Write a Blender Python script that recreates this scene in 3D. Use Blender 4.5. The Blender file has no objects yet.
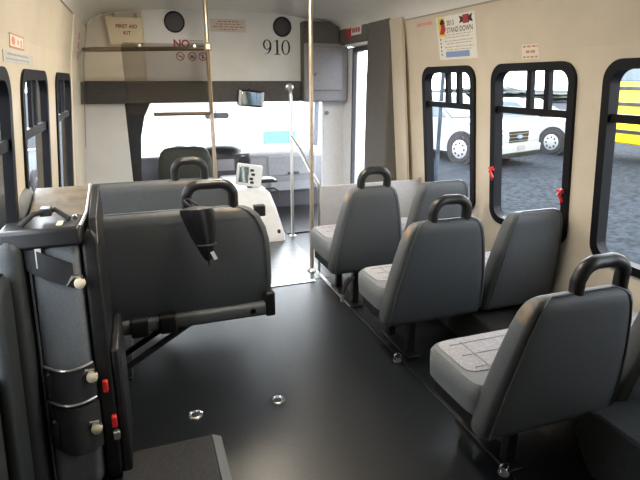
import bpy, bmesh, math, random
from mathutils import Vector, Matrix
random.seed(7)
C = bpy.context.scene.collection
SC = bpy.context.scene

# ------------------------------------------------------------------ materials
def mat(name, col, rough=0.6, metal=0.0, var=0.0, vscale=8.0, bump=0.0, bscale=120.0, spec=0.5, col2=None, emit=0.0):
    m = bpy.data.materials.new(name); m.use_nodes = True
    nt = m.node_tree; b = nt.nodes['Principled BSDF']
    b.inputs['Base Color'].default_value = (*col, 1)
    b.inputs['Roughness'].default_value = rough
    b.inputs['Metallic'].default_value = metal
    b.inputs['Specular IOR Level'].default_value = spec
    tc = nt.nodes.new('ShaderNodeTexCoord')
    if var > 0 or col2:
        n = nt.nodes.new('ShaderNodeTexNoise'); n.inputs['Scale'].default_value = vscale
        n.inputs['Detail'].default_value = 5
        nt.links.new(tc.outputs['Object'], n.inputs['Vector'])
        r = nt.nodes.new('ShaderNodeValToRGB')
        c2 = col2 or tuple(min(1, c*(1+var)) for c in col)
        c1 = col if col2 else tuple(c*(1-var) for c in col)
        r.color_ramp.elements[0].color = (*c1, 1); r.color_ramp.elements[0].position = .35
        r.color_ramp.elements[1].color = (*c2, 1); r.color_ramp.elements[1].position = .65
        nt.links.new(n.outputs['Fac'], r.inputs['Fac']); nt.links.new(r.outputs['Color'], b.inputs['Base Color'])
    if bump > 0:
        n2 = nt.nodes.new('ShaderNodeTexNoise'); n2.inputs['Scale'].default_value = bscale
        n2.inputs['Detail'].default_value = 3
        nt.links.new(tc.outputs['Object'], n2.inputs['Vector'])
        bp = nt.nodes.new('ShaderNodeBump'); bp.inputs['Strength'].default_value = bump; bp.inputs['Distance'].default_value = .004
        nt.links.new(n2.outputs['Fac'], bp.inputs['Height']); nt.links.new(bp.outputs['Normal'], b.inputs['Normal'])
    if emit > 0:
        b.inputs['Emission Color'].default_value = (*col, 1); b.inputs['Emission Strength'].default_value = emit
    return m

def glass_mat(name, tint=(1, 1, 1), refl=.06, rough=.02):
    m = bpy.data.materials.new(name); m.use_nodes = True
    nt = m.node_tree; nt.nodes.clear()
    o = nt.nodes.new('ShaderNodeOutputMaterial'); mx = nt.nodes.new('ShaderNodeMixShader')
    t = nt.nodes.new('ShaderNodeBsdfTransparent'); g = nt.nodes.new('ShaderNodeBsdfGlossy')
    t.inputs['Color'].default_value = (*tint, 1); g.inputs['Roughness'].default_value = rough
    mx.inputs[0].default_value = refl
    nt.links.new(t.outputs[0], mx.inputs[1]); nt.links.new(g.outputs[0], mx.inputs[2]); nt.links.new(mx.outputs[0], o.inputs[0])
    return m

M = {}
M['wall'] = mat('cream_wall_panel', (.62, .555, .455), .42, var=.04, vscale=5, bump=.10, bscale=260)
M['ceiling'] = mat('ceiling_panel', (.78, .76, .70), .28, var=.03, vscale=4)
M['front'] = mat('white_front_panel', (.86, .88, .90), .38, var=.03, vscale=4)
M['frontwarm'] = mat('cream_front_panel', (.74, .68, .57), .4, var=.04, vscale=5)
M['floor'] = mat('black_rubber_floor', (.0075, .0095, .0125), .34, var=.35, vscale=60, bump=.12, bscale=300, spec=.6)
M['frontfloor'] = mat('daylit_grey_entry_floor', (.045, .052, .060), .30, var=.5, vscale=12, bump=.1, bscale=200, spec=.8)  # windscreen daylight on the floor, put into a lighter colour
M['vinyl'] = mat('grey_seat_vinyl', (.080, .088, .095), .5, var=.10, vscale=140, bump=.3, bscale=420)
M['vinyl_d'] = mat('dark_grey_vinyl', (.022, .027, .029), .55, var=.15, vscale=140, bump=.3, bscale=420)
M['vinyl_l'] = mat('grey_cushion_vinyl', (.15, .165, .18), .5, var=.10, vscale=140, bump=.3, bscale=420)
M['fabric'] = mat('pale_grey_seat_fabric', (.30, .30, .335), .75, var=.14, vscale=90, bump=.3, bscale=300)
def patchy_mat():
    m = mat('patchy_tan_vinyl', (.08, .084, .09), .45, bump=.3, bscale=420)
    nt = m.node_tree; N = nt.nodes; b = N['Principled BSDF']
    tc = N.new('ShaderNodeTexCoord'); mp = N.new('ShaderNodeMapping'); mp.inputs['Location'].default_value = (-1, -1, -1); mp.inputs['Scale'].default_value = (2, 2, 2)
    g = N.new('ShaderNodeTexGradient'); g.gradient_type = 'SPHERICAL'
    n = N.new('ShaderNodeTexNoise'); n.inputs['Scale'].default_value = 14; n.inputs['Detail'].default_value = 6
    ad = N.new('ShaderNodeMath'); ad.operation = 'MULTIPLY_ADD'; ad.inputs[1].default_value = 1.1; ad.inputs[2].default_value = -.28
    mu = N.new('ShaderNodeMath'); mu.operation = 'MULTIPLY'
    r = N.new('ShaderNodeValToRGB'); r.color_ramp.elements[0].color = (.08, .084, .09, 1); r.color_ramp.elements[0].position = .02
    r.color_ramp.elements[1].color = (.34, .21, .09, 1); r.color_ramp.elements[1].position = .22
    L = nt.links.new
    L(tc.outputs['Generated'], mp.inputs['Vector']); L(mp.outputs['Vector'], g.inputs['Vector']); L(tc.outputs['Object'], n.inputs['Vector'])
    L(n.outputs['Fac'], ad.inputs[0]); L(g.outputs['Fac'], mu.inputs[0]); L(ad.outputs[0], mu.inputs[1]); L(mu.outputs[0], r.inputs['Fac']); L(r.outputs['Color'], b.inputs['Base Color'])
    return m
M['patchy'] = patchy_mat()  # noisy tan centre fading out to grey vinyl
M['thread'] = mat('grey_thread', (.27, .27, .30), .7)
M['black'] = mat('black_plastic', (.016, .016, .018), .38, var=.2, vscale=20)
M['rubber'] = mat('black_window_rubber', (.006, .006, .008), .5, spec=.2)
M['paleglass'] = mat('pale_sky_lit_glass', (.20, .36, .39), .12, spec=.8)
M['frame'] = mat('black_steel_frame', (.012, .012, .014), .45, metal=.3, var=.3, vscale=25)
M['web'] = mat('black_belt_webbing', (.016, .017, .02), .7, bump=.5, bscale=300)
M['pad'] = mat('charcoal_header_pad', (.085, .080, .082), .6, var=.12, vscale=40, bump=.3, bscale=300)
M['carpet'] = mat('grey_wall_carpet', (.125, .118, .112), .9, var=.15, vscale=90, bump=.5, bscale=400)
M['boxgrey'] = mat('grey_moulded_plastic', (.30, .30, .33), .45, var=.05, vscale=30)
M['dash'] = mat('grey_dashboard', (.34, .35, .385), .55, var=.06, vscale=30)
M['dashdark'] = mat('dark_dash_plastic', (.07, .07, .085), .5)
M['modesty'] = mat('grey_laminate_panel', (.44, .43, .44), .5, var=.04, vscale=50)
M['steel'] = mat('brushed_steel', (.62, .60, .57), .28, metal=.9, var=.05, vscale=40)
M['bronze'] = mat('dark_bronze_rail', (.20, .15, .10), .3, metal=.5)
M['brass'] = mat('tan_painted_pole', (.60, .51, .40), .3, metal=.7, var=.06, vscale=40)
M['chrome'] = mat('bright_metal', (.75, .75, .76), .2, metal=1.0)
M['alu'] = mat('aluminium_strip', (.75, .76, .78), .3, metal=.8)
M['red'] = mat('red_plastic', (.65, .02, .02), .4)
M['redink'] = mat('red_ink', (.42, .03, .04), .6)
M['pinkink'] = mat('faded_red_ink', (.68, .30, .24), .6)
M['fadeink'] = mat('faded_brown_red_ink', (.48, .26, .20), .6)
M['blackink'] = mat('black_ink', (.02, .02, .025), .6)
M['greyink'] = mat('grey_ink', (.36, .33, .32), .6)
M['blueink'] = mat('blue_ink', (.22, .33, .60), .6)
M['yellowink'] = mat('yellow_ink', (.85, .62, .08), .6)
M['paper'] = mat('white_paper', (.80, .78, .74), .6, var=.03, vscale=20)
M['pinkpaper'] = mat('pale_pink_sticker', (.76, .68, .64), .6)
M['creampaper'] = mat('pale_cream_sticker', (.76, .68, .58), .5)
M['bluepaper'] = mat('grey_blue_plate', (.50, .52, .52), .5, var=.1, vscale=30)
M['kit'] = mat('cream_plastic_box', (.80, .70, .50), .4, var=.03, vscale=15)
M['cream'] = mat('cream_plastic', (.72, .64, .46), .4)
M['white'] = mat('white_plastic', (.80, .81, .83), .4, var=.03, vscale=20)
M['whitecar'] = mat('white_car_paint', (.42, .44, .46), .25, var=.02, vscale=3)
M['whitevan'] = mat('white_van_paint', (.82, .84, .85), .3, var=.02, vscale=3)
M['silvercar'] = mat('silver_car_paint', (.42, .45, .50), .25, metal=.3, var=.03, vscale=3)
M['yellowbus'] = mat('school_bus_yellow', (.90, .62, .0), .4, var=.03, vscale=3)
M['tyre'] = mat('tyre_rubber', (.02, .02, .022), .7)
M['wheelrim'] = mat('wheel_rim', (.60, .61, .63), .35, metal=.5)
M['carglass'] = mat('dark_car_glass', (.06, .10, .12), .08, spec=.8)
M['asphalt'] = mat('asphalt', (.021, .026, .033), .95, var=.5, vscale=9.0, bump=.4, bscale=25, spec=.08)
M['tree'] = mat('dark_leaves', (.022, .030, .026), .9, var=.5, vscale=2)
M['umb'] = mat('black_nylon', (.007, .007, .009), .55, var=.2, vscale=40, bump=.3, bscale=150)
M['mirror'] = mat('mirror_face', (.62, .78, .84), .06, metal=1.0)
M['hatch'] = mat('dark_grey_rubber_mat', (.026, .0255, .026), .8, var=.3, vscale=120, bump=.5, bscale=300)
M['wheelbox'] = mat('dark_wheel_box', (.040, .046, .050), .6, var=.2, vscale=60)
M['hatchedge'] = mat('grey_hatch_edge', (.12, .125, .13), .6)
M['tan'] = mat('sunlit_tan_vinyl', (.16, .13, .09), .5, var=.25, vscale=18, bump=.3, bscale=150)  # tan colour stands for sunlight reflecting off grey vinyl
M['lens'] = mat('warm_lamp_lens', (1.0, .88, .70), .4, emit=70.0)
M['post'] = mat('galvanised_post', (.045, .06, .085), .6, spec=.15, var=.05, vscale=10)
M['headlamp'] = mat('headlamp_lens', (.55, .60, .64), .12, spec=.8)
M['pane'] = glass_mat('window_glass', (.98, .985, .99), .03)
M['plexi'] = glass_mat('tinted_acrylic', (.80, .78, .76), .12, .03)

# ------------------------------------------------------------------ mesh tools
class MB:
    def __init__(s): s.bm = bmesh.new()
    def box(s, x0, x1, y0, y1, z0, z1, rot=None, at=None):
        vs = [s.bm.verts.new((x, y, z)) for x in (x0, x1) for y in (y0, y1) for z in (z0, z1)]
        for f in ((0, 1, 3, 2), (4, 6, 7, 5), (0, 4, 5, 1), (2, 3, 7, 6), (0, 2, 6, 4), (1, 5, 7, 3)):
            s.bm.faces.new([vs[i] for i in f])
        if rot is not None:
            bmesh.ops.rotate(s.bm, verts=vs, cent=at or (0, 0, 0), matrix=rot)
        return s
    def loops(s, loops, cap0=True, cap1=True, closed=False):
        L = [[s.bm.verts.new(p) for p in l] for l in loops]; n = len(L[0])
        rng = range(len(L)) if closed else range(len(L)-1)
        for i in rng:
            a, b = L[i], L[(i+1) % len(L)]
            for k in range(n):
                s.bm.faces.new((a[k], a[(k+1) % n], b[(k+1) % n], b[k]))
        if not closed:
            if cap0: s.bm.faces.new(L[0][::-1])
            if cap1: s.bm.faces.new(L[-1])
        return s
    def tube(s, pts, r, n=12, closed=False):
        pts = [Vector(p) for p in pts]; R = r if isinstance(r, (list, tuple)) else [r]*len(pts)
        out = []; up = None
        for i, p in enumerate(pts):
            if closed: t = pts[(i+1) % len(pts)] - pts[i-1]
            else: t = pts[min(i+1, len(pts)-1)] - pts[max(i-1, 0)]
            t.normalize()
            if up is None:
                up = Vector((0, 0, 1)) if abs(t.z) < .9 else Vector((1, 0, 0))
            u = t.cross(up).normalized(); v = u.cross(t).normalized(); up = v
            out.append([p + (u*math.cos(a) + v*math.sin(a))*R[i] for a in [2*math.pi*k/n for k in range(n)]])
        return s.loops(out, closed=closed)
    def ext(s, poly, f, a, b):
        """poly: 2D loop; f(u, v, d) -> 3D; extruded from d=a to d=b"""
        return s.loops([[f(u, v, a) for u, v in poly], [f(u, v, b) for u, v in poly]])
    def ring(s, outer, inner, f, a, b):
        n = len(outer)
        L = [[s.bm.verts.new(f(u, v, d)) for u, v in P] for P, d in ((outer, a), (outer, b), (inner, b), (inner, a))]
        for i in range(4):
            p, q = L[i], L[(i+1) % 4]
            for k in range(n):
                s.bm.faces.new((p[k], p[(k+1) % n], q[(k+1) % n], q[k]))
        return s
    def quad(s, *p):
        s.bm.faces.new([s.bm.verts.new(q) for q in p]); return s
    def lathe(s, prof, c, axis='z', n=24):
        c = Vector(c); out = []
        for r, h in prof:
            l = []
            for k in range(n):
                a = 2*math.pi*k/n; x, y = max(r, 1e-4)*math.cos(a), max(r, 1e-4)*math.sin(a)
                l.append(c + Vector({'z': (x, y, h), 'y': (x, h, y), 'x': (h, x, y)}[axis]))
            out.append(l)
        return s.loops(out)
    def build(s, name, m, parent=None, smooth=True, bevel=0.0, seg=2, sub=0, loc=None):
        bmesh.ops.recalc_face_normals(s.bm, faces=s.bm.faces[:])
        me = bpy.data.meshes.new(name); s.bm.to_mesh(me); s.bm.free()
        o = bpy.data.objects.new(name, me); C.objects.link(o); me.materials.append(m)
        if smooth:
            for p in me.polygons: p.use_smooth = True
            me.set_sharp_from_angle(angle=math.radians(42))
        if bevel:
            b = o.modifiers.new('bevel', 'BEVEL'); b.width = bevel; b.segments = seg; b.limit_method = 'ANGLE'; b.angle_limit = math.radians(40)
            b.harden_normals = False
        if sub:
            d = o.modifiers.new('sub', 'SUBSURF'); d.levels = sub; d.render_levels = sub
        if loc is not None:                      # geometry given in world coordinates: move the origin to loc
            me.transform(Matrix.Translation(-Vector(loc))); o.location = loc
        if parent is not None:
            o.parent = parent
            if loc is None: pass
        return o

def child(mb, name, m, parent, world=True, **k):
    """a part: mesh drawn in world coordinates and parented to its thing (a plain translation)"""
    o = mb.build(name, m, None, **k)
    p = parent
    off = Vector((0, 0, 0))
    while p is not None: off += p.location; p = p.parent
    if world: o.data.transform(Matrix.Translation(-off))
    o.parent = parent
    return o
def tag(o, label, cat, group=None, kind=None):
    o['label'] = label; o['category'] = cat
    if group: o['group'] = group
    if kind: o['kind'] = kind
    return o
def thing(name, label, cat, loc, group=None):
    o = bpy.data.objects.new(name, None); o.empty_display_size = .1; o.location = loc; C.objects.link(o)
    return tag(o, label, cat, group)
def struct(o): o['kind'] = 'structure'; return o
def rrect(u0, u1, v0, v1, r, n=6):
    P = []
    for cu, cv, a0 in ((u1-r, v1-r, 0), (u0+r, v1-r, 90), (u0+r, v0+r, 180), (u1-r, v0+r, 270)):
        for k in range(n+1):
            a = math.radians(a0 + 90*k/n); P.append((cu + r*math.cos(a), cv + r*math.sin(a)))
    return P
def copy_thing(root):
    r = root.copy(); C.objects.link(r)
    for ch in root.children:
        c = ch.copy(); c.parent = r; C.objects.link(c)
        for g in ch.children:
            d = g.copy(); d.parent = c; C.objects.link(d)
    return r
def text_mesh(txt, name, m, parent, origin, u, v, height, align='CENTER', bold=0.0, depth=.0006, sx=1.0):
    """lettering standing on a surface; origin = centre of the line, u / v = reading and up directions"""
    cu = bpy.data.curves.new(name, 'FONT'); cu.body = txt; cu.size = 1; cu.align_x = align; cu.align_y = 'CENTER'
    cu.offset = bold; cu.extrude = .0
    t = bpy.data.objects.new('tmp', cu); C.objects.link(t)
    dg = bpy.context.evaluated_depsgraph_get(); me = bpy.data.meshes.new_from_object(t.evaluated_get(dg))
    bpy.data.objects.remove(t)
    u = Vector(u).normalized(); v = Vector(v).normalized(); n = u.cross(v)
    k = height/.72
    X = Matrix(((u.x*k*sx, v.x*k, n.x, origin[0]+n.x*depth), (u.y*k*sx, v.y*k, n.y, origin[1]+n.y*depth), (u.z*k*sx, v.z*k, n.z, origin[2]+n.z*depth), (0, 0, 0, 1)))
    off = Vector((0, 0, 0)); p = parent
    while p is not None: off += p.location; p = p.parent
    me.transform(X); me.transform(Matrix.Translation(-off))
    o = bpy.data.objects.new(name, me); C.objects.link(o); me.materials.clear(); me.materials.append(m); o.parent = parent
    return o
def plate(mb, o, u, v, w, h, t=.002, off=0.0, du=0.0, dv=0.0):
    """thin rectangular plate lying on a surface with centre o"""
    u = Vector(u).normalized(); v = Vector(v).normalized(); n = u.cross(v); o = Vector(o) + u*du + v*dv
    f = lambda a, b, d: o + u*a + v*b + n*d
    return mb.ext([(-w/2, -h/2), (w/2, -h/2), (w/2, h/2), (-w/2, h/2)], f, off, off + t)

# ------------------------------------------------------------------ body shell
CX = .858
PROF = [(0, 1.378), (.56, 1.378), (1.656, 1.264), (1.947, 1.206), (2.01, 1.165), (2.07, 1.04), (2.12, .62), (2.145, 0)]
def hw(z):
    for (a, b), (c, d) in zip(PROF, PROF[1:]):
        if z <= c: return b + (d-b)*(z-a)/(c-a)
    return 0
Y0, Y1 = -1.3, 5.30
WZ0, WZ1 = .585, 1.594            # right windows; the left ones sit lower
LZ0, LZ1 = .535, 1.544
WZ = {1: (WZ0, WZ1), -1: (LZ0, LZ1)}
def wx(side, z, d=0.0): return CX + side*(hw(z) + d)

def side_wall(name, side, wins, yend):
    mb = MB(); bm = mb.bm
    for d in (0.0, .06):
        f = lambda y, z: (wx(side, z, d), y, z)
        mb.quad(f(Y0, 0), f(yend, 0), f(yend, .56), f(Y0, .56))
        mb.quad(f(Y0, 1.656), f(yend, 1.656), f(yend, 1.947), f(Y0, 1.947))
        edges = []
        for loop in [[(Y0, .56), (yend, .56), (yend, 1.656), (Y0, 1.656)]] + [rrect(a+.012, b-.012, max(WZ[side][0]+.012, .575), WZ[side][1]-.012, .085) for a, b in wins]:
            vs = [bm.verts.new(f(*p)) for p in loop]
            edges += [bm.edges.new((vs[i], vs[(i+1) % len(vs)])) for i in range(len(vs))]
        bmesh.ops.triangle_fill(bm, use_beauty=True, use_dissolve=False, edges=edges)
    o = mb.build(name, M['wall'], smooth=False)
    return struct(o)
WR = [(.44, 1.115), (1.285, 1.96), (2.13, 2.805), (2.98, 3.65)]
WL = [(1.50, 2.19), (2.40, 3.09), (3.43, 4.19)]
wall_r = side_wall('wall_right', 1, WR, 4.08)
wall_l = side_wall('wall_left', -1, WL, Y1)

# floor, ceiling, rear wall
struct(MB().box(.60, 1.335, 3.55, 5.30, 0, .003).build('trim_20', M['frontfloor'], smooth=False))  # lighter section painted where daylight glare falls on the front floor
o = MB().box(-.54, 2.26, Y0, Y1+1.5, -.06, 0).build('floor', M['floor'], smooth=False); struct(o)
mb = MB(); top = [p for p in PROF if p[0] >= 1.947]
L = [(CX + w, z) for z, w in top] + [(CX - w, z) for z, w in top[-2::-1]]
mb.loops([[(x, y, z) for x, z in L] + [(x, y, z+.05) for x, z in L[::-1]] for y in (Y0, Y1)], )
struct(mb.build('ceiling', M['ceiling']))
full = [(CX + w, z) for z, w in PROF] + [(CX - w, z) for z, w in PROF[-2::-1]]
struct(MB().ext(full, lambda u, v, d: (u, d, v), Y0-.06, Y0).build('wall_rear', M['wall'], smooth=False))

# front wall: header above the cab opening, left panel, right strip
ft = [p for p in PROF if p[0] >= 1.656]
hd = [(CX + hw(1.29), 1.29)] + [(CX + w, z) for z, w in ft] + [(CX - w, z) for z, w in ft[-2::-1]] + [(CX - hw(1.29), 1.29)]
mb = MB().ext(hd, lambda u, v, d: (u, d, v), Y1, Y1+.05)
mb.box(-.53, -.088, Y1, Y1+.05, 0, 1.29)
wall_f = struct(mb.build('wall_front', M['front'], smooth=False))
mb = MB().ext([(-.42, 1.30), (-.33, 1.30), (.14, 1.30), (.14, 2.10), (-.15, 2.06), (-.27, 2.02), (-.36, 1.9)], lambda u, v, d: (u, d, v), Y1-.006, Y1)
child(mb, 'warm_lit_end_panel', M['frontwarm'], wall_f, smooth=False)  # creamier than the header: warm lighting put into its colour
struct(MB().box(1.895, 2.25, Y1-.01, Y1+.05, 0, 1.285).build('trim_1', M['white'], bevel=.01))

# trims: seams, corner strip, floor rail, step edge
mb = MB()
for s, y1 in ((1, 3.86), (-1, 4.22)):
    mb.box(wx(s, 1.947)-.006, wx(s, 1.947)+.006, Y0, y1, 1.942, 1.951)
struct(mb.build('trim_2', M['greyink'], smooth=False))
mb = MB().ext([(0, -.01), (1, -.01), (1, .012), (0, .012)], lambda u, v, d: (wx(1, .02 + u*1.95, -v), d, .02 + u*1.95), 3.87, 4.08)
struct(mb.build('trim_3', M['wall'], smooth=False))
mb = MB()
for a, b in ((0, .56), (.56, 1.656), (1.656, 1.947)):
    mb.loops([[(wx(-1, z, -.010), y, z) for y in (4.30, 5.29)] + [(wx(-1, z, .01), y, z) for y in (5.29, 4.30)] for z in (a, b)])
struct(mb.build('trim_4', M['frontwarm'], smooth=False))
struct(MB().box(1.262, 1.288, 2.98, 3.70, .0, .008).build('trim_5', M['alu'], bevel=.003))
struct(MB().box(1.262, 1.288, .6, 2.98, .0, .008).build('trim_16', M['frame'], bevel=.003))
mb = MB().box(.60, 1.20, 3.50, 3.55, 0, .006)
struct(mb.build('trim_6', M['alu'], bevel=.002))
mb = MB().tube([(wx(-1, z, -.006), 5.285, z) for z in (.9, 1.3, 1.656, 1.85, 1.947)] + [(-.33, 5.285, 2.0), (-.25, 5.285, 2.06), (-.1, 5.285, 2.09)], .009, 8)
struct(mb.build('trim_7', M['greyink']))

struct(MB().box(-.520, -.512, Y0, 2.6, 0, .56).build('trim_19', M['hatch'], smooth=False))
# ------------------------------------------------------------------ windows
def window(n, side, a, b, bars, latches=()):
    z0, z1 = WZ[side]; k = 1.0 if side > 0 else .55
    f = lambda y, z, d: (wx(side, z, d*k), y, z)
    t = bpy.data.objects.new('window_%d' % n, None); C.objects.link(t); t.location = (wx(side, z0), (a+b)/2, z0); struct(t)
    out, inn = rrect(a, b, z0, z1, .10, 8), rrect(a+.045, b-.045, z0+.045, z1-.045, .07, 8)
    child(MB().ring(out, inn, f, -.018, .045), 'window_frame', M['rubber'], t)
    zb = z0 + .74
    mb = MB().ext([(a+.03, zb-.02), (b-.03, zb-.02), (b-.03, zb+.02), (a+.03, zb+.02)], f, .0, .04)
    child(mb, 'middle_bar', M['rubber'], t, smooth=False)
    for y in bars:
        mb = MB().ext([(y-.019, zb), (y+.019, zb), (y+.019, z1-.03), (y-.019, z1-.03)], f, .005, .035)
        child(mb, 'mullion', M['rubber'], t, smooth=False)
    mb = MB().ext(inn, f, .020, .024)
    child(mb, 'pane', M['pane'], t, smooth=False)
    for y, z in latches:
        mb = MB().tube([f(y, z+.03, -.03), f(y+.012, z, -.045), f(y-.008, z-.035, -.04), f(y+.01, z-.06, -.03)], [.007, .010, .009, .005], 8)
        mb.tube([f(y, z+.01, -.02), f(y+.03, z+.02, -.04)], .008, 8)
        child(mb, 'release_latch', M['red'], t)['label'] = 'red emergency release latch'
    return t
window(1, 1, *WR[3], bars=(3.34, 3.20))
window(2, 1, *WR[2], bars=(2.49, 2.35), latches=((2.755, .93), (2.155, .90)))
window(3, 1, *WR[1], bars=(1.70, 1.54))
window(4, -1, *WL[2], bars=(3.86, 3.74))
window(5, -1, *WL[1], bars=(2.80, 2.68))
window(6, -1, *WL[0], bars=(1.9, 1.78))
window(8, 1, *WR[0], bars=(.85, .70))

# ------------------------------------------------------------------ entry door bay, grey carpeted
mb = MB().box(2.04, 2.26, 4.07, 4.52, 0, 2.10)
struct(mb.build('trim_8', M['carpet'], bevel=.012))
mb = MB().box(2.04, 2.26, 4.52, 5.29, 1.838, 2.10)
struct(mb.build('trim_9', M['carpet'], bevel=.012))
mb = MB().box(2.045, 2.23, 4.525, 5.06, 1.815, 1.838)
struct(mb.build('trim_10', M['white'], bevel=.004))
d1 = bpy.data.objects.new('door_1', None); C.objects.link(d1); d1.location = (2.12, 4.79, 0); struct(d1)
mb = MB().ring(rrect(4.525, 5.065, .01, 1.812, .02, 2), rrect(4.56, 5.03, .14, 1.77, .03, 2), lambda y, z, d: (2.13 + d, y, z), 0, .035)
child(mb, 'door_frame', M['dashdark'], d1)
child(MB().box(2.145, 2.15, 4.55, 5.04, .12, 1.78), 'pane', M['pane'], d1, smooth=False)
struct(MB().box(2.13, 2.26, 5.07, 5.29, 0, 1.815).build('trim_11', M['white'], smooth=False))

# destination box above the windscreen corner
t = thing('overhead_compartment', 'grey overhead compartment with a square hinged door above the entry step', 'compartment', (1.89, 5.2, 1.28))
child(MB().box(1.645, 2.035, 5.17, 5.295, 1.285, 2.055), 'body', M['carpet'], t, bevel=.015)
child(MB().box(1.65, 2.125, 5.155, 5.295, 1.283, 1.855), 'lower_body', M['boxgrey'], t, bevel=.02)
dr = child(MB().box(1.695, 2.06, 5.137, 5.158, 1.395, 1.82), 'compartment_door', M['boxgrey'], t, bevel=.012)
child(MB().lathe([(.0, -.012), (.016, -.010), (.018, 0), (.018, .012)], (1.745, 5.13, 1.56), 'y', 16), 'door_lock', M['chrome'], dr)
child(MB().lathe([(0, -.02), (.02, -.018), (.022, 0), (.012, .02)], (1.93, 5.275, 1.165), 'y', 16), 'knob', M['boxgrey'], t)

# header pad
t = MB()
t.ext(rrect(-.468, 1.64, 1.29, 1.49, .022, 4), lambda u, v, d: (u, d, v), 5.235, 5.298)
o = t.build('header_pad', M['pad'], bevel=.012, loc=(.6, 5.27, 1.29)); tag(o, 'long charcoal padded bumper along the bottom of the front header panel', 'pad')
q = MB().ext([(wx(-1, 1.30, -.002), 1.30), (wx(-1, 1.30, -.030), 1.30), (wx(-1, 1.485, -.030), 1.485), (wx(-1, 1.485, -.002), 1.485)], lambda u, v, d: (u, d, v), 4.93, 5.225).build('corner_pad', M['pad'], bevel=.01, loc=(wx(-1, 1.3), 5.1, 1.3))
tag(q, 'short charcoal pad on the left wall corner meeting the long header pad', 'pad')
child(MB().box(-.495, -.46, 5.25, 5.27, 1.345, 1.365).box(-.48, -.465, 5.25, 5.27, 1.335, 1.40), 'bracket', M['steel'], o, bevel=.003)

# loudspeakers in the header, number, stickers
for x, z, lab in ((.425, 2.015, 'left round black loudspeaker on the header, beside the first aid box'), (1.462, 2.005, 'right round black loudspeaker on the header, above the fleet number')):
    mb = MB().lathe([(.094, 0), (.094, -.014), (.086, -.016), (.08, -.008), (.03, -.006), (.0, -.010)], (x, Y1, z), 'y', 32)
    o = mb.build('loudspeaker', M['black'], loc=(x, Y1-.002, z)); tag(o, lab, 'loudspeaker', 'header loudspeakers')
    child(MB().lathe([(.0, -.015), (.03, -.0145), (.078, -.012), (.079, -.006)], (x, Y1, z), 'y', 32), 'speaker_grille', M['dashdark'], o)

# 910 in serif numerals
def serif_number():
    z0, h = 1.742, .142
    f = lambda u, v, d: (u, Y1-.0005-d, v)
    def oval(cx, cz, rx, rz, tx, tz, n=28):
        O = [(cx + rx*math.cos(2*math.pi*k/n), cz + rz*math.sin(2*math.pi*k/n)) for k in range(n)]
        I = [(cx + (rx-tx)*math.cos(2*math.pi*k/n), cz + (rz-tz)*math.sin(2*math.pi*k/n)) for k in range(n)]
        return O, I
    out = []
    mb = MB(); mb.ring(*oval(1.305, z0+h*.66, .043, h*.34, .017, .007), f, 0, .002)
    P = [(1.348-.010*t*0, 0) for t in ()]
    pts = [(1.344, z0+h*.70), (1.347, z0+h*.5), (1.338, z0+h*.3), (1.318, z0+h*.12), (1.285, z0+.004)]
    wd = [.016, .018, .016, .011, .005]
    left = [(x-w*.9, z) for (x, z), w in zip(pts, wd)]; right = [(x+w*.1, z-w*.25) for (x, z), w in zip(pts, wd)]
    mb.ext(left + right[::-1], f, 0, .002); out.append(mb)
    mb = MB(); x = 1.408
    mb.ext([(x-.010, z0+.006), (x+.010, z0+.006), (x+.010, z0+h), (x+.004, z0+h), (x-.030, z0+h*.90), (x-.030, z0+h*.87), (x-.010, z0+h*.90)], f, 0, .002)
    mb.ext([(x-.030, z0), (x+.030, z0), (x+.030, z0+.007), (x-.030, z0+.007)], f, 0, .002); out.append(mb)
    mb = MB(); mb.ring(*oval(1.497, z0+h*.5, .046, h*.5, .018, .007), f, 0, .002); out.append(mb)
    return out
t = thing('fleet_number', 'black serif number 910 on the white header panel', 'number', (1.41, Y1, 1.742))
for mb in serif_number(): child(mb, 'numeral', M['blackink'], t, smooth=False)

# first aid kit box
t = thing('first_aid_box', 'cream first aid kit box mounted on the front header near the left wall', 'first aid box', (-.01, Y1, 1.80))
child(MB().ext([(-.155, 1.80), (.14, 1.81), (.148, 2.035), (-.178, 2.045)], lambda u, v, d: (u, d, v), 5.20, 5.298), 'box', M['kit'], t, bevel=.012)
for u in (-.10, .085):
    child(MB().box(u-.012, u+.012, 5.196, 5.215, 2.03, 2.065), 'latch', M['greyink'], t, bevel=.003)
text_mesh('FIRST AID', 'lettering', M['redink'], t, (0.0, 5.199, 1.955), (1, 0, 0), (0, 0, 1), .030, bold=.03)
text_mesh('KIT', 'lettering', M['redink'], t, (0.0, 5.199, 1.90), (1, 0, 0), (0, 0, 1), .030, bold=.03)

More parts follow.
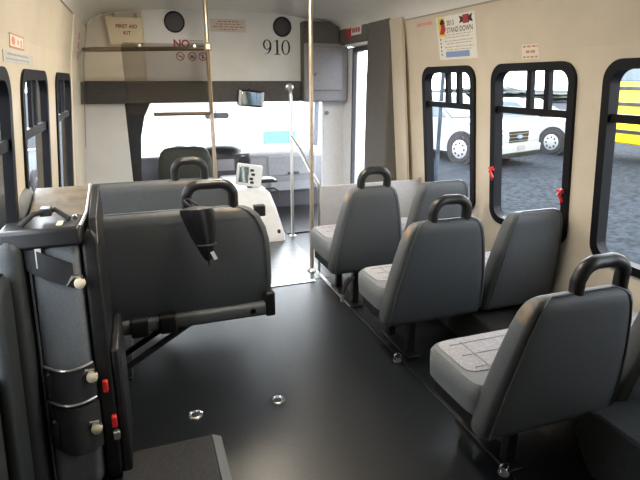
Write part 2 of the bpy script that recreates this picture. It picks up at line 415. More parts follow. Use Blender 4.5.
# NO sign with three prohibition symbols
t = thing('prohibition_sign', 'white NO sign with three red prohibition symbols under the left loudspeaker', 'sign', (.56, Y1, 1.76))
child(plate(MB(), (.56, Y1, 1.765), (1, 0, 0), (0, 0, 1), .31, .21, .002), 'sign_plate', M['front'], t, smooth=False)
text_mesh('NO', 'lettering', M['redink'], t, (.475, Y1-.003, 1.825), (1, 0, 0), (0, 0, 1), .068, bold=.03)
mb = MB()
for dz in (.03, .01, -.012, -.03): plate(mb, (.615, Y1-.002, 1.825+dz), (1, 0, 0), (0, 0, 1), .13, .008, .001)
child(mb, 'small_print', M['greyink'], t, smooth=False)
for i, u in enumerate((.455, .565, .665)):
    ci = [(u + .040*math.cos(2*math.pi*k/24), 1.715 + .040*math.sin(2*math.pi*k/24)) for k in range(24)]
    cj = [(u + .031*math.cos(2*math.pi*k/24), 1.715 + .031*math.sin(2*math.pi*k/24)) for k in range(24)]
    mb = MB().ring(ci, cj, lambda a, b, d: (a, Y1-.002-d, b), 0, .001)
    a = math.radians(-40)
    plate(mb, (u, Y1-.002, 1.715), (math.cos(a), 0, math.sin(a)), (-math.sin(a), 0, math.cos(a)), .066, .008, .001)
    child(mb, 'prohibition_ring', M['redink'], t, smooth=False)
    mb = MB()
    if i == 0: mb.box(u-.022, u+.02, Y1-.0025, Y1-.002, 1.711, 1.719)
    elif i == 1: mb.box(u-.02, u+.02, Y1-.0025, Y1-.002, 1.70, 1.712).box(u-.012, u+.012, Y1-.0025, Y1-.002, 1.712, 1.726)
    else: mb.box(u-.008, u+.008, Y1-.0025, Y1-.002, 1.695, 1.73).box(u-.004, u+.004, Y1-.0025, Y1-.002, 1.73, 1.74)
    child(mb, 'symbol', M['blackink'], t, smooth=False)

def sticker(name, label, cat, o, u, v, w, h, paper, lines, ink, border=None):
    """small notice: plate, plus bars standing for unreadable lines of print"""
    mb = plate(MB(), o, u, v, w, h, .0015)
    for (du, dv, lw, lh) in lines: plate(mb, o, u, v, lw, lh, .0010, .0012, du, dv)
    base = mb.build(name, M[paper], smooth=False, loc=o); tag(base, label, cat)
    base.data.materials.append(M[ink])
    for p in base.data.polygons:
        if p.index >= 6: p.material_index = 1
    if border:
        mb = MB()
        for du, dv, lw, lh in ((0, h/2-.003, w, .005), (0, -h/2+.003, w, .005), (w/2-.003, 0, .005, h), (-w/2+.003, 0, .005, h)):
            plate(mb, o, u, v, lw, lh, .0006, .0016, du, dv)
        child(mb, 'border', M[border], base, smooth=False)
    return base
def print_line(du, dv, w, h, k):
    out = []; x = -w/2
    rnd = random.Random(k)
    while x < w/2:
        l = rnd.uniform(.018, .05); l = min(l, w/2-x); out.append((du+x+l/2, dv, l*.86, h)); x += l + .006
    return out
BU, BV = (1, 0, 0), (0, 0, 1)
L = []
for i, (w, dv) in enumerate(((.20, .035), (.24, .012), (.30, -.012), (.16, -.036))): L += print_line(0, dv, w, .009, i)
sticker('notice_sticker', 'pale pink notice sticker with four red lines right of the tall pole', 'sticker', (.925, Y1, 2.0), BU, BV, .345, .115, 'pinkpaper', L, 'fadeink')

def right_basis(y, z, inset=0):
    s = Vector((wx(1, z+.01) - wx(1, z), 0, .01)).normalized()
    return Vector((wx(1, z, -.0008-inset), y, z)), (0, -1, 0), s
def left_basis(y, z, inset=0):
    s = Vector((wx(-1, z+.01) - wx(-1, z), 0, .01)).normalized()
    return Vector((wx(-1, z, -.0008-inset), y, z)), (0, 1, 0), s
# poster on the right wall
o, u, v = right_basis(3.185, 1.777)
rot = Matrix.Rotation(math.radians(0), 3, 'X')
base = plate(MB(), o, u, v, .45, .285, .0018).build('poster', M['paper'], smooth=False, loc=o)
tag(base, 'white event poster with yellow corner art and blue bottom bar above the front right window', 'poster')
pn = Vector(u).cross(v)
def on(du, dv, k=.002): return o + Vector(u)*du + v*dv + pn*k
child(plate(MB(), o, u, v, .085, .125, .0006, .002, -.165, .075), 'yellow_art', M['yellowink'], base, smooth=False)
mb = MB(); fr = [(-.04, -.05), (.01, -.055), (.04, -.02), (.03, .02), (.038, .03), (.0, .05), (-.025, .035), (-.015, .0)]
mb.ext(fr, lambda a, b, d: on(-.155+a, .075+b*.9, .0026+d), 0, .0005); child(mb, 'red_figure', M['redink'], base, smooth=False)
mb = MB().ext([(-.03, .03), (.0, .055), (.03, .04), (.02, .02), (-.02, .015)], lambda a, b, d: on(-.155+a, .075+b, .0032+d), 0, .0004); child(mb, 'dark_figure', M['blackink'], base, smooth=False)
text_mesh('2013', 'lettering', M['blackink'], base, on(-.055, .095), u, v, .032, bold=.01)
text_mesh('STAND DOWN', 'lettering', M['blackink'], base, on(.045, .048), u, v, .034, bold=.01, sx=.92)
mb = MB().ext([(-.075, .022), (-.035, .012), (-.035, .024), (.035, .024), (.035, .012), (.075, .026), (.062, .0), (.075, -.026), (.035, -.018), (.035, -.028), (-.035, -.028), (-.035, -.018), (-.075, -.026), (-.062, 0)], lambda a, b, d: on(.125+a, .108+b, .0022+d), 0, .0005)
child(mb, 'ribbon', M['blackink'], base, smooth=False)
child(plate(MB(), o, u, v, .062, .044, .0005, .0032, .125, .107), 'red_banner', M['redink'], base, smooth=False)
mb = MB()
for i, dv in enumerate((.02, .003, -.02, -.037, -.06, -.078)):
    for q in print_line(.02, dv, .34 - .05*(i % 2), .0045, i+20): plate(mb, o, u, v, q[2], q[3], .0005, .002, q[0], q[1])
child(mb, 'printing', M['greyink'], base, smooth=False)
mb = MB()
for dv in (-.005, -.03, -.055, -.08, -.105): plate(mb, o, u, v, .012, .013, .0005, .002, -.19, dv)
child(mb, 'bullet_column', M['blackink'], base, smooth=False)
child(plate(MB(), o, u, v, .28, .038, .0005, .002, .0, -.108), 'blue_bar', M['blueink'], base, smooth=False)
# faded red lettering sticker, square exit notice
o, u, v = right_basis(3.57, 1.892)
b = sticker('wall_lettering', 'faded red lettering sticker left of the poster near the wall seam', 'sticker', o, u, v, .24, .04, 'wall', [(-.08, 0, .06, .022), (-.01, 0, .06, .022), (.065, 0, .07, .022)], 'pinkink')
o, u, v = right_basis(2.478, 1.652)
L = print_line(0, .028, .12, .010, 3) + [(-.02, 0, .03, .014), (.02, 0, .035, .014)] + print_line(0, -.028, .12, .009, 4)
sticker('window_notice', 'small cream notice with red printing above the middle right window', 'sticker', o, u, v, .135, .078, 'creampaper', L, 'fadeink')
# left wall labels
o, u, v = left_basis(2.385, 1.641)
L = [(-.07, 0, .06, .018), (-.07, .0, .032, .030), (.02, -.002, .025, .016), (.08, -.004, .022, .026)]
sticker('red_label', 'white label with red symbol and red border on the left wall above the plate', 'sticker', o, u, v, .27, .052, 'creampaper', L, 'pinkink', 'fadeink')
o, u, v = left_basis(2.42, 1.582)
L = print_line(-.02, .009, .40, .006, 8) + print_line(-.02, -.008, .44, .005, 9)
sticker('data_plate', 'grey blue plate with two printed lines just above the left windows', 'plate', o, u, v, .58, .040, 'bluepaper', L, 'greyink')
o, u, v = left_basis(4.68, 1.76, .012)
sticker('vertical_label', 'tall pink vertical label on the left front corner strip beside the rail', 'sticker', o, u, v, .36, .27, 'pinkpaper', [(0, .07, .10, .05), (0, .0, .14, .05), (0, -.075, .12, .06)], 'pinkink')
# stickers on entry door header
o = Vector((2.04, 4.77, 1.95)); u = (0, -1, 0); v = (0, 0, 1)
sticker('step_sign', 'white sign with red letters on the grey header above the entry door', 'sign', o, u, v, .24, .085, 'paper', [(-.075, 0, .035, .04), (-.03, 0, .03, .04), (.015, 0, .035, .04), (.065, 0, .04, .04)], 'redink')
o = Vector((2.04, 4.96, 1.955))
sticker('red_warning_sticker', 'small dark red sticker with a pale top left of the entry door sign', 'sticker', o, u, v, .11, .14, 'redink', [(0, .045, .10, .05)], 'pinkpaper')

# ------------------------------------------------------------------ seats
def sect(z, cx, cy, a, b, n=36, e=.28):
    P = []
    for k in range(n):
        t = 2*math.pi*k/n; c, s = math.cos(t), math.sin(t)
        P.append((cx + a*math.copysign(abs(c)**e, c), cy + b*math.copysign(abs(s)**(e*1.6), s), z))
    return P
ROWS = [(.0, .03, .034), (.012, .012, .050), (.04, .003, .058), (.16, .016, .062), (.28, .040, .060), (.37, .062, .056), (.44, .082, .052), (.50, .104, .047), (.535, .126, .040), (.552, .150, .028), (.56, .18, .012)]
BROWS = [(.0, .03, .034), (.012, .012, .050), (.04, .002, .058), (.16, 0, .062), (.28, .004, .060), (.37, .012, .056), (.44, .030, .052), (.50, .062, .047), (.535, .098, .040), (.552, .135, .028), (.56, .18, .012)]
def backrest_mb(xc, yr, zb, h, hh=.56, lean=.09, cornered=1.0, rows=ROWS):
    mb = MB(); L = []
    for z, off, hd_ in rows:
        t = z/.56
        L.append(sect(zb + t*hh, xc, yr + .062 - lean*t, h - off*cornered, hd_))
    return mb.loops(L)
def cushion_mb(x0, x1, y0, y1, z0, z1):
    cx, cy, a, b = (x0+x1)/2, (y0+y1)/2, (x1-x0)/2, (y1-y0)/2
    L = [sect(z0, cx, cy, a-.02, b-.02, e=.2), sect(z0+.015, cx, cy, a-.004, b-.004, e=.2), sect(z0+(z1-z0)*.5, cx, cy, a, b, e=.2),
         sect(z1-.03, cx, cy, a, b, e=.2), sect(z1-.008, cx, cy, a-.012, b-.012, e=.2), sect(z1, cx, cy, a-.04, b-.04, e=.2)]
    return MB().loops(L)
def handle_mb(xa, xb, y, z0, zt, r=.026):
    P = []; R = .062
    P.append((xa, y, z0-.03)); P.append((xa, y, zt-R))
    for k in range(1, 6):
        a = math.pi - k*math.pi/12; P.append((xa+R + R*math.cos(a), y-.004, zt-R + R*math.sin(a)))
    P.append((xa+R, y, zt)); P.append((xb-R, y, zt))
    for k in range(1, 6):
        a = math.pi/2 - k*math.pi/12; P.append((xb-R + R*math.cos(a), y-.004, zt-R + R*math.sin(a)))
    P.append((xb, y, zt-R)); P.append((xb, y, z0-.03))
    return MB().tube(P, r, 14)
def seat(label, xc, h, yr, yf, dz, handle, legs=True, cushx=None, bh=.59):
    zb = .235 + dz
    t = thing('bus_seat', label, 'seat', (xc, yr+.2, 0), 'passenger seats right of the aisle')
    br = child(backrest_mb(xc, yr, zb, h, bh, cornered=.84 if handle else .62), 'backrest', M['vinyl'], t)
    ztop = zb + bh
    yh = yr + .062 - .09
    # piping along the edge of the rear shell
    P = []
    for z, off, hd_ in ROWS[1:]:
        tt = z/.56; P.append((xc - h + off + .028, yr + .062 - .09*tt - hd_*.93, zb + tt*bh))
    P = [(x - (.16 if handle else .38)*r_[1], y, z) for (x, y, z), r_ in zip(P, ROWS[1:])]
    Q = [(2*xc - x, y, z) for x, y, z in P[::-1]]
    child(MB().tube(P + Q, .004, 6), 'piping', M['vinyl'], br)
    x0, x1 = xc - h - .006, xc + h - .01
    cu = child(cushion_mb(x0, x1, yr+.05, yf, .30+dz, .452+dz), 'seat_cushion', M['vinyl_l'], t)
    pn_ = MB()
    pn_.loops([sect(z, (x0+x1)/2, (yr+.12+yf)/2, (x1-x0)/2-q, (yf-yr-.12)/2-q, e=.18) for z, q in ((.440+dz, .028), (.455+dz, .028), (.460+dz, .044))])
    child(pn_, 'fabric_panel', M['fabric'], cu)
    mb = MB()
    for q in range(3):
        y = yr + .17 + q*(yf-yr-.2)/2.6; mb.tube([(x0+.07, y, .4612+dz), (x1-.07, y, .4605+dz)], .0018, 6)
    mb.tube([(x0+.13, yr+.14, .4612+dz), (x0+.13, yf-.07, .4612+dz)], .003, 6)
    child(mb, 'stitching', M['thread'], cu)
    if handle:
        xa, xb = handle
        hb = child(handle_mb(xa, xb, yh, ztop, ztop+.10), 'grab_handle', M['black'], t)
        # tan patch fading into the grey vinyl on the aisle shoulder
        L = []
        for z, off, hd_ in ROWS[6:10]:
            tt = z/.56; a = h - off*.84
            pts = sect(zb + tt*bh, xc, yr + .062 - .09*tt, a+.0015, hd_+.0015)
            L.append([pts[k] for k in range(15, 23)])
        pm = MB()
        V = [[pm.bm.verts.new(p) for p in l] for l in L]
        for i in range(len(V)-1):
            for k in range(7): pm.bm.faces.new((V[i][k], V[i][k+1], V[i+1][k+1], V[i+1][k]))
        w = child(pm, 'tan_patch', M['patchy'], br); w['label'] = 'patchy tan vinyl on the aisle shoulder'
    child(MB().box(xc-h+.03, xc+h-.02, yr+.06, yf-.04, .225+dz, .31+dz), 'seat_frame', M['frame'], t, bevel=.008)
    ya, yb = yr+.10, yf-.07
    for y in (ya, yb):
        child(MB().box(xc-h+.19, xc-h+.235, y-.022, y+.022, 0.0, .262+dz), 'leg', M['frame'], t, bevel=.006)
    child(MB().box(xc-h+.17, xc-h+.255, ya-.06, yb+.05, 0.0, .02), 'foot_plate', M['frame'], t, bevel=.004)
    return t
# front row, middle row, rear row
seat('grey aisle seat with black grab handle in the front row beside the modesty panel', 1.365, .262, 2.91, 3.39, .035, (1.285, 1.465))
seat('grey window seat without a handle in the front row, under the front right window', 1.885, .25, 2.91, 3.39, .035, None)
seat('grey aisle seat with black grab handle in the middle row, pale cushion facing the aisle', 1.44, .31, 2.18, 2.58, .0, (1.36, 1.555))
seat('grey window seat without a handle in the middle row, under the middle right window', 2.0, .245, 2.18, 2.58, .0, None)
seat('nearest grey aisle seat with black grab handle and lit pale cushion, at the right edge', 1.40, .32, 1.27, 1.70, -.022, (1.375, 1.575))
seat('nearest grey window seat, cut by the right edge of the picture beside the wall', 1.985, .245, 1.27, 1.70, -.022, None)

# belt ends hanging on the aisle side of the floor rail
for i, (x, y, z, lab) in enumerate(((1.22, 2.93, .16, 'black belt latch hanging under the front row aisle seat'), (1.225, 2.22, .03, 'small metal anchor buckle on the floor rail by the middle row seat'), (1.225, 1.32, .03, 'small metal anchor buckle on the floor rail by the nearest right seat'))):
    t = thing('belt_anchor', lab, 'buckle', (x, y, 0))
    if i == 0:
        child(MB().tube([(x+.05, y, .235), (x+.02, y, .23), (x-.01, y, .19), (x-.035, y-.01, .12)], [.014, .018, .016, .010], 8), 'strap', M['web'], t)
        child(MB().box(x-.045, x-.025, y-.022, y+.002, .08, .13), 'latch_plate', M['steel'], t, bevel=.003)
    else:
        child(MB().lathe([(.022, .008), (.022, .016), (.008, .02)], (x+.012, y, 0), 'z', 16), 'bolt', M['steel'], t)
        child(MB().tube([(x+.012+.022*math.cos(a), y, .036+.022*math.sin(a)) for a in [k*math.pi/5 for k in range(10)]], .004, 8, closed=True), 'ring', M['chrome'], t)

# wheel housing and dark bulkhead under the rear right seats
mb = MB().ext([(.10, 0), (1.20, 0), (1.24, .03), (1.33, .16), (1.30, .24), (1.22, .27), (.10, .27)], lambda u, v, d: (d, u, v), 1.56, 2.22)
struct(mb.build('trim_12', M['wheelbox'], bevel=.012))
mb = MB().box(1.72, 2.23, 1.75, 2.75, 0, .20)
struct(mb.build('trim_13', M['hatch'], bevel=.02))

# ------------------------------------------------------------------ left bench seats
def bench(label, yr, xl, xr, handle, frame=True):
    xc, h = (xl+xr)/2, (xr-xl)/2; zb, bh = .305, .585
    t = thing('bench_seat', label, 'bench seat', (xc, yr+.25, 0), 'double bench seats left of the aisle')
    br = child(backrest_mb(xc, yr, zb, h, bh, .07, 1.0, BROWS), 'backrest', M['vinyl'], t)
    P = [(xl + off + .03, yr + .062 - .07*z/.56 - hd_*.93, zb + z/.56*bh) for z, off, hd_ in BROWS[1:]]
    Q = [(2*xc - x, y, z) for x, y, z in P[::-1]]
    child(MB().tube(P+Q, .004, 6), 'piping', M['vinyl'], br)
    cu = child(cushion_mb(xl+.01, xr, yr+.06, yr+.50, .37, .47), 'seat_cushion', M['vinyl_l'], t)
    child(MB().loops([sect(z, xc, yr+.32, h-q, .17-q*.5, e=.18) for z, q in ((.46, .06), (.474, .06), (.479, .075))]), 'fabric_panel', M['fabric'], cu)
    yh = yr + .062 - .07
    xa, xb = handle
    hb = child(handle_mb(xa, xb, yh, zb+bh, zb+bh+.115), 'grab_handle', M['black'], t)
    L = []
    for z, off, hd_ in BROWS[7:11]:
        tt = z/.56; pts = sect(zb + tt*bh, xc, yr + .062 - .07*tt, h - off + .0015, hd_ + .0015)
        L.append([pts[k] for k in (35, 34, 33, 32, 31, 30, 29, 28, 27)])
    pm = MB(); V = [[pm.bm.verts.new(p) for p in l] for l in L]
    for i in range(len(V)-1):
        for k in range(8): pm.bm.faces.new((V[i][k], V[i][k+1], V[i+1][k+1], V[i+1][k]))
    child(pm, 'tan_patch', M['patchy'], br)['label'] = 'patchy tan vinyl beside the handle'
    # folding frame below
    bar = child(MB().ext(rrect(yr-.03, yr+.06, .255, .33, .02, 3), lambda u, v, d: (d, u, v), xl+.02, xr-.03), 'support_bar', M['vinyl'], t, bevel=.006)
    for x in (xl+.36, xl+.50):
        child(MB().ext(rrect(yr-.05, yr+.07, .24, .345, .02, 3), lambda u, v, d: (d, u, v), x, x+.085), 'clamp', M['frame'], bar, bevel=.006)
    child(MB().box(xr-.05, xr+.005, yr-.035, yr+.10, .25, .39), 'end_bracket', M['frame'], t, bevel=.01)
    for q in (0, 1):
        child(MB().tube([(xl+.24-.03*q, yr+.14-.19*q, .03), (xl+.62+.08*q, yr+.10-.06*q, .27)], .017, 8), 'strut', M['frame'], t)
    child(MB().box(xl+.17, xl+.27, yr-.05, yr+.40, 0, .27), 'pedestal', M['frame'], t, bevel=.012)
    child(MB().box(xl+.05, xl+.34, yr-.03, yr+.45, 0, .018), 'base_plate', M['frame'], t, bevel=.004)
    for x in (xr-.12, xl+.30):
        child(MB().lathe([(.016, 0), (.016, .012), (.0, .014)], (x, yr-.03, .292), 'y', 10), 'bolt', M['steel'], t)
    return t
bench('wide grey double bench with the black umbrella hung on its handle, nearest on the left', 2.55, -.49, .62, (.195, .425))
bench('wide grey double bench in front of the umbrella bench, nearer the driver', 3.38, -.49, .585, (.20, .385))

# ------------------------------------------------------------------ folded umbrella
t = thing('folded_umbrella', 'folded black umbrella hanging from the handle of the left bench', 'umbrella', (.25, 2.42, .63))
L = []
for z, r, cx in ((.925, .040, .228), (.918, .070, .228), (.90, .076, .232), (.84, .066, .242), (.78, .054, .25), (.73, .040, .258), (.69, .028, .263), (.665, .018, .266), (.65, .008, .267)):
    l = []
    for k in range(40):
        a = 2*math.pi*k/40; rr = r*(1 + .10*math.sin(a*5 + z*4) + .05*math.sin(a*9 + 2))
        l.append((cx + rr*math.cos(a), 2.415 + rr*.42*math.sin(a), z))
    L.append(l)
child(MB().loops(L), 'canopy', M['umb'], t)
child(MB().tube([(.267, 2.415, .66), (.270, 2.415, .632)], [.006, .004], 8), 'ferrule', M['umb'], t)
child(MB().tube([(.270, 2.415, .634), (.271, 2.415, .618)], [.005, .003], 8), 'tip', M['chrome'], t)
child(plate(MB(), (.292, 2.385, .685), (.9, 0, .4), (-.4, 0, .9), .018, .045, .002), 'tag', M['white'], t, smooth=False)['label'] = 'white strap tag'
child(MB().tube([(.215, 2.425, .915), (.19, 2.44, .935), (.176, 2.47, .95), (.20, 2.475, .952), (.235, 2.44, .93)], .006, 8), 'wrist_strap', M['web'], t)
child(MB().tube([(.262+.045*math.cos(a), 2.415+.022*math.sin(a), .735) for a in [k*math.pi/8 for k in range(16)]], .006, 6, closed=True), 'tie_band', M['web'], t)

# ------------------------------------------------------------------ stowed fold away seat in the left foreground
t = thing('stowed_flip_seat', 'stowed grey flip seat with black belts, upright against the left wall in the foreground', 'folding seat', (-.33, 2.25, 0))
def slab(x0, x1, y0, y1, z0, z1, r, lean=0.0):
    sh = lambda z: -lean*(1 - z/.95)
    return MB().loops([[(u + sh(z), v, z) for u, v in rrect(x0+q, x1-q, y0+q, y1-q, max(r-q*.6, .004), 6)] for z, q in ((z0, .02), (z0+.02, .004), (z0+.05, 0), (z1-.05, 0), (z1-.02, .004), (z1, .02))])
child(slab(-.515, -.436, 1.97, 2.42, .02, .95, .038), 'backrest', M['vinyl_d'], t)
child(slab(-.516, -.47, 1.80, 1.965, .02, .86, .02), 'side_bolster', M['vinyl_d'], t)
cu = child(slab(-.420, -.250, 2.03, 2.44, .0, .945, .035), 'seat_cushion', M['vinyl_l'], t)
child(MB().tube([(-.421, 2.034, .93), (-.421, 2.034, .06)], .005, 6), 'piping', M['vinyl'], cu)
fr = child(slab(-.243, -.186, 2.04, 2.44, 0, .95, .012), 'seat_frame', M['frame'], t)
child(MB().ext([(2.06, .90), (2.12, .985), (2.45, 1.055), (2.46, 1.03), (2.46, .90), (2.06, .90)], lambda u, v, d: (d, u, v), -.215, -.185), 'side_plate', M['frame'], fr, bevel=.004)
child(MB().box(-.508, -.236, 2.0, 2.22, .912, .985), 'top_cap', M['black'], t, bevel=.014)
child(MB().ext([(2.18, .98), (2.38, 1.04), (2.46, 1.055), (2.46, 1.0), (2.18, .93)], lambda u, v, d: (d, u, v), -.44, -.222), 'top_flap', M['tan'], t, bevel=.008)['label'] = 'vinyl flap with sunlight in its tan colour'
child(MB().tube([(-.234, 2.01, .984), (-.226, 2.20, .992), (-.222, 2.40, 1.044), (-.222, 2.455, 1.056)], .006, 8), 'edge_strip', M['steel'], t)['label'] = 'bright metal edge'
child(MB().loops([sect(z, -.478, 2.38, a, b, e=.7) for z, a, b in ((.92, .034, .16), (1.02, .034, .15), (1.055, .027, .12), (1.07, .010, .07))]), 'shoulder_pad', M['vinyl_l'], t)
def belt(pts, w, th, name='belt', par=None):
    """flat webbing, width standing up"""
    L = []
    P = [Vector(p) for p in pts]
    for i, p in enumerate(P):
        d = (P[min(i+1, len(P)-1)] - P[max(i-1, 0)]).normalized(); n = Vector((d.y, -d.x, 0)).normalized()
        q = Vector((0, 0, 1))
        L.append([p + n*th/2 + q*w/2, p - n*th/2 + q*w/2, p - n*th/2 - q*w/2, p + n*th/2 - q*w/2])
    return child(MB().loops(L), name, M['web'], par or t)
def arc(x0, x1, y, dep, z0, z1, n=9):
    return [(x0 + (x1-x0)*k/n, y - dep*math.sin(math.pi*k/n), z0 + (z1-z0)*k/n) for k in range(n+1)]
def buckle(x, y, z, s_=.02):
    b = child(MB().lathe([(0, -.012), (s_*.6, -.012), (s_, -.006), (s_, .006), (s_*.7, .012)], (x, y, z), 'y', 18), 'buckle', M['cream'], t)
    child(MB().tube([(x-.045, y+.004, z-.006), (x-.02, y-.006, z+.03), (x+.008, y-.004, z+.028), (x+.014, y, z+.004)], .005, 8), 'buckle_bar', M['chrome'], b)
belt(arc(-.440, -.280, 2.03, .022, .890, .800), .092, .010)
buckle(-.259, 2.01, .777)
belt(arc(-.412, -.248, 2.03, .05, .425, .410), .125, .014, 'belt_reel')
child(MB().tube(arc(-.412, -.248, 2.02, .05, .362, .348), .004, 6), 'bright_rim', M['steel'], t)
buckle(-.252, 1.995, .435)
belt(arc(-.40, -.245, 2.03, .055, .265, .245), .17, .014, 'belt_reel')
child(MB().tube(arc(-.412, -.248, 2.02, .05, .487, .478), .004, 6), 'bright_rim', M['steel'], t)
buckle(-.255, 1.99, .245)
child(MB().box(-.415, -.385, 2.0, 2.04, .37, .47), 'retractor', M['black'], t, bevel=.012)
child(MB().box(-.412, -.380, 1.99, 2.04, .20, .30), 'retractor', M['black'], t, bevel=.012)
child(MB().tube([(-.44, 2.05, .99), (-.40, 2.10, 1.02), (-.33, 2.14, 1.025), (-.28, 2.11, .99)], .010, 8), 'loose_strap', M['web'], t)
child(MB().box(-.38, -.34, 2.11, 2.16, 1.005, 1.035), 'belt_tongue', M['black'], t, bevel=.004)
child(MB().box(-.318, -.298, 2.03, 2.09, .986, .991), 'tag', M['cream'], t, bevel=.001)['label'] = 'cream belt tag'
child(MB().box(-.270, -.254, 2.12, 2.14, .986, 1.0), 'clip', M['chrome'], t, bevel=.002)
child(plate(MB(), (-.385, 2.01, .88), (1, 0, 0), (0, 0, 1), .02, .07, .003), 'clip_plate', M['steel'], t)
for x, z in ((-.214, .373), (-.196, .234)):
    child(MB().box(x-.010, x+.010, 2.022, 2.044, z-.022, z+.022), 'release_button', M['red'], t, bevel=.005)['label'] = 'red release button'
child(MB().box(-.205, -.18, 2.024, 2.042, .165, .195), 'latch', M['steel'], t, bevel=.003)
child(MB().tube([(-.505, 1.85, .80), (-.505, 1.84, .45), (-.505, 1.83, .0)], .009, 8), 'side_tube', M['frame'], t)
child(MB().box(-.188, -.150, 2.05, 2.40, 0, .50), 'lower_bracket', M['frame'], t, bevel=.012)
# the seat stands tilted: its foot is nearer the camera than its top
for o in t.children_recursive:
    for v_ in o.data.vertices:
        z = v_.co.z
        if z < .95: v_.co.y -= .24*(1 - z/.95)

# ------------------------------------------------------------------ floor things
mb = MB().box(-.19, .175, 1.45, 1.925, 0, .022)
o = mb.build('floor_hatch', M['hatch'], bevel=.006, loc=(0, 1.68, 0)); tag(o, 'low dark grey hatch box on the floor at the bottom of the picture', 'hatch')
child(MB().ext([(.176, .022), (.215, .002), (.176, .002)], lambda u, v, d: (u, d, v), 1.45, 1.925), 'edge_strip', M['hatchedge'], o, smooth=False)
for x, y, lab in ((.52, 2.10, 'round metal floor anchor in the middle of the aisle'), (.125, 2.115, 'round metal floor anchor just behind the dark hatch box')):
    t = thing('floor_anchor', lab, 'floor anchor', (x, y, 0), 'round tie down anchors in the floor')
    child(MB().lathe([(.036, 0), (.034, .005), (.026, .008), (.022, .004), (.020, .002), (.0, .002)], (x, y, 0), 'z', 28), 'ring_plate', M['chrome'], t)
    child(MB().lathe([(.017, .0), (.017, .006), (.010, .009), (.0, .009)], (x, y, 0), 'z', 18), 'socket', M['black'], t)

# ------------------------------------------------------------------ poles, rails, partitions
t = thing('grab_pole', 'tall steel grab pole from floor to ceiling at the modesty panel', 'pole', (1.242, 3.73, 0))
child(MB().tube([(1.242, 3.73, .004), (1.242, 3.73, 2.11)], .016, 14), 'tube', M['brass'], t)
child(MB().lathe([(.04, 0), (.04, .006), (.022, .02), (.017, .03)], (1.242, 3.73, 0), 'z', 18), 'floor_flange', M['steel'], t)
child(MB().lathe([(.017, -.05), (.022, -.03), (.04, -.01), (.04, 0)], (1.242, 3.73, 2.115), 'z', 18), 'ceiling_flange', M['steel'], t)
t = thing('modesty_panel', 'grey upright modesty panel in front of the first right seat row', 'panel', (1.7, 3.73, 0))
child(MB().box(1.312, 2.21, 3.72, 3.74, .10, .705), 'board', M['modesty'], t, bevel=.006)
for x in (1.305, 2.20):
    child(MB().tube([(x, 3.73, .0), (x, 3.73, .72)], .010, 10), 'post', M['steel'], t)
t = thing('entry_handrail', 'slim steel stanchion with a sloping handrail beside the entry steps', 'handrail', (1.374, 4.73, 0))
child(MB().tube([(1.374, 4.73, .004), (1.374, 4.73, 1.36), (1.380, 4.76, 1.41), (1.44, 5.0, 1.425), (1.51, 5.22, 1.425)], .016, 12), 'stanchion', M['alu'], t)
child(MB().lathe([(.042, 0), (.040, -.014), (.020, -.022)], (1.51, 5.236, 1.425), 'y', 18), 'wall_flange', M['steel'], t)
child(MB().lathe([(.038, 0), (.036, .008), (.018, .014)], (1.374, 4.73, 0), 'z', 18), 'floor_flange', M['steel'], t)
child(MB().tube([(1.375, 4.72, .985), (1.36, 4.4, .90), (1.33, 3.98, .76), (1.32, 3.80, .70), (1.32, 3.75, .66)], .016, 12), 'sloping_rail', M['alu'], t)
t = thing('driver_barrier', 'steel pole and rail frame behind the driver with a clear tinted panel', 'barrier', (.61, 4.45, 0))
child(MB().tube([(.605, 4.47, .004), (.605, 4.47, 2.125)], .017, 14), 'upright', M['brass'], t)
child(MB().lathe([(.04, 0), (.04, .006), (.022, .02)], (.605, 4.47, 0), 'z', 18), 'floor_flange', M['steel'], t)
child(MB().tube([(-.376, 5.2, 1.755), (-.33, 4.9, 1.74), (-.26, 4.52, 1.725), (-.20, 4.47, 1.723), (.605, 4.47, 1.745)], .017, 12), 'rail', M['bronze'], t)
child(MB().tube([(.14, 4.47, 1.232), (.60, 4.47, 1.232)], .015, 10), 'lower_bar', M['bronze'], t)
child(MB().ext(rrect(-.055, .60, 1.235, 1.775, .03, 4), lambda u, v, d: (u, d, v), 4.445, 4.451), 'clear_panel', M['plexi'], t, smooth=False)['label'] = 'clear tinted acrylic panel'
child(MB().tube([(.60, 4.447, 1.235), (.60, 4.447, 1.74)], .013, 10), 'edge_post', M['bronze'], t)
for x in (.08, .50): child(MB().lathe([(.0, -.006), (.012, -.004), (.012, .012)], (x, 4.444, 1.755), 'y', 12), 'screw', M['steel'], t)
child(MB().box(.575, .635, 4.44, 4.50, 1.72, 1.79), 'elbow', M['brass'], t, bevel=.015)

# ------------------------------------------------------------------ cab
struct(MB().box(-.40, 2.26, 5.35, 6.30, 1.31, 1.36).build('trim_14', M['boxgrey'], smooth=False))
mb = MB().loops([[(x, y, z) for x, y in ((-.09, 5.36), (-.20, 5.36), (-.20, 5.60), (-.02+w, 5.60), (w, 5.42))] for z, w in ((0, .0), (.6, .0), (.95, .03), (1.15, .08), (1.31, .16))])
struct(mb.build('trim_15', M['black'], bevel=.01))
win = bpy.data.objects.new('window_7', None); C.objects.link(win); win.location = (.9, 6.4, .72); struct(win)
def wsf(x, z): return (x, 6.62 - (z-.70)*.55, z)
child(MB().quad(wsf(-.3, .70), wsf(2.2, .70), wsf(2.2, 1.31), wsf(-.3, 1.31)), 'pane', M['pane'], win, smooth=False)
child(MB().tube([wsf(2.28, .60), wsf(2.17, 1.31)], .035, 8), 'pillar', M['dash'], win)
child(MB().tube([wsf(-.28, .72), wsf(-.25, 1.31)], .04, 8), 'pillar', M['black'], win)
child(MB().box(-.3, 2.2, 6.24, 6.30, 1.29, 1.33), 'top_rail', M['dash'], win)
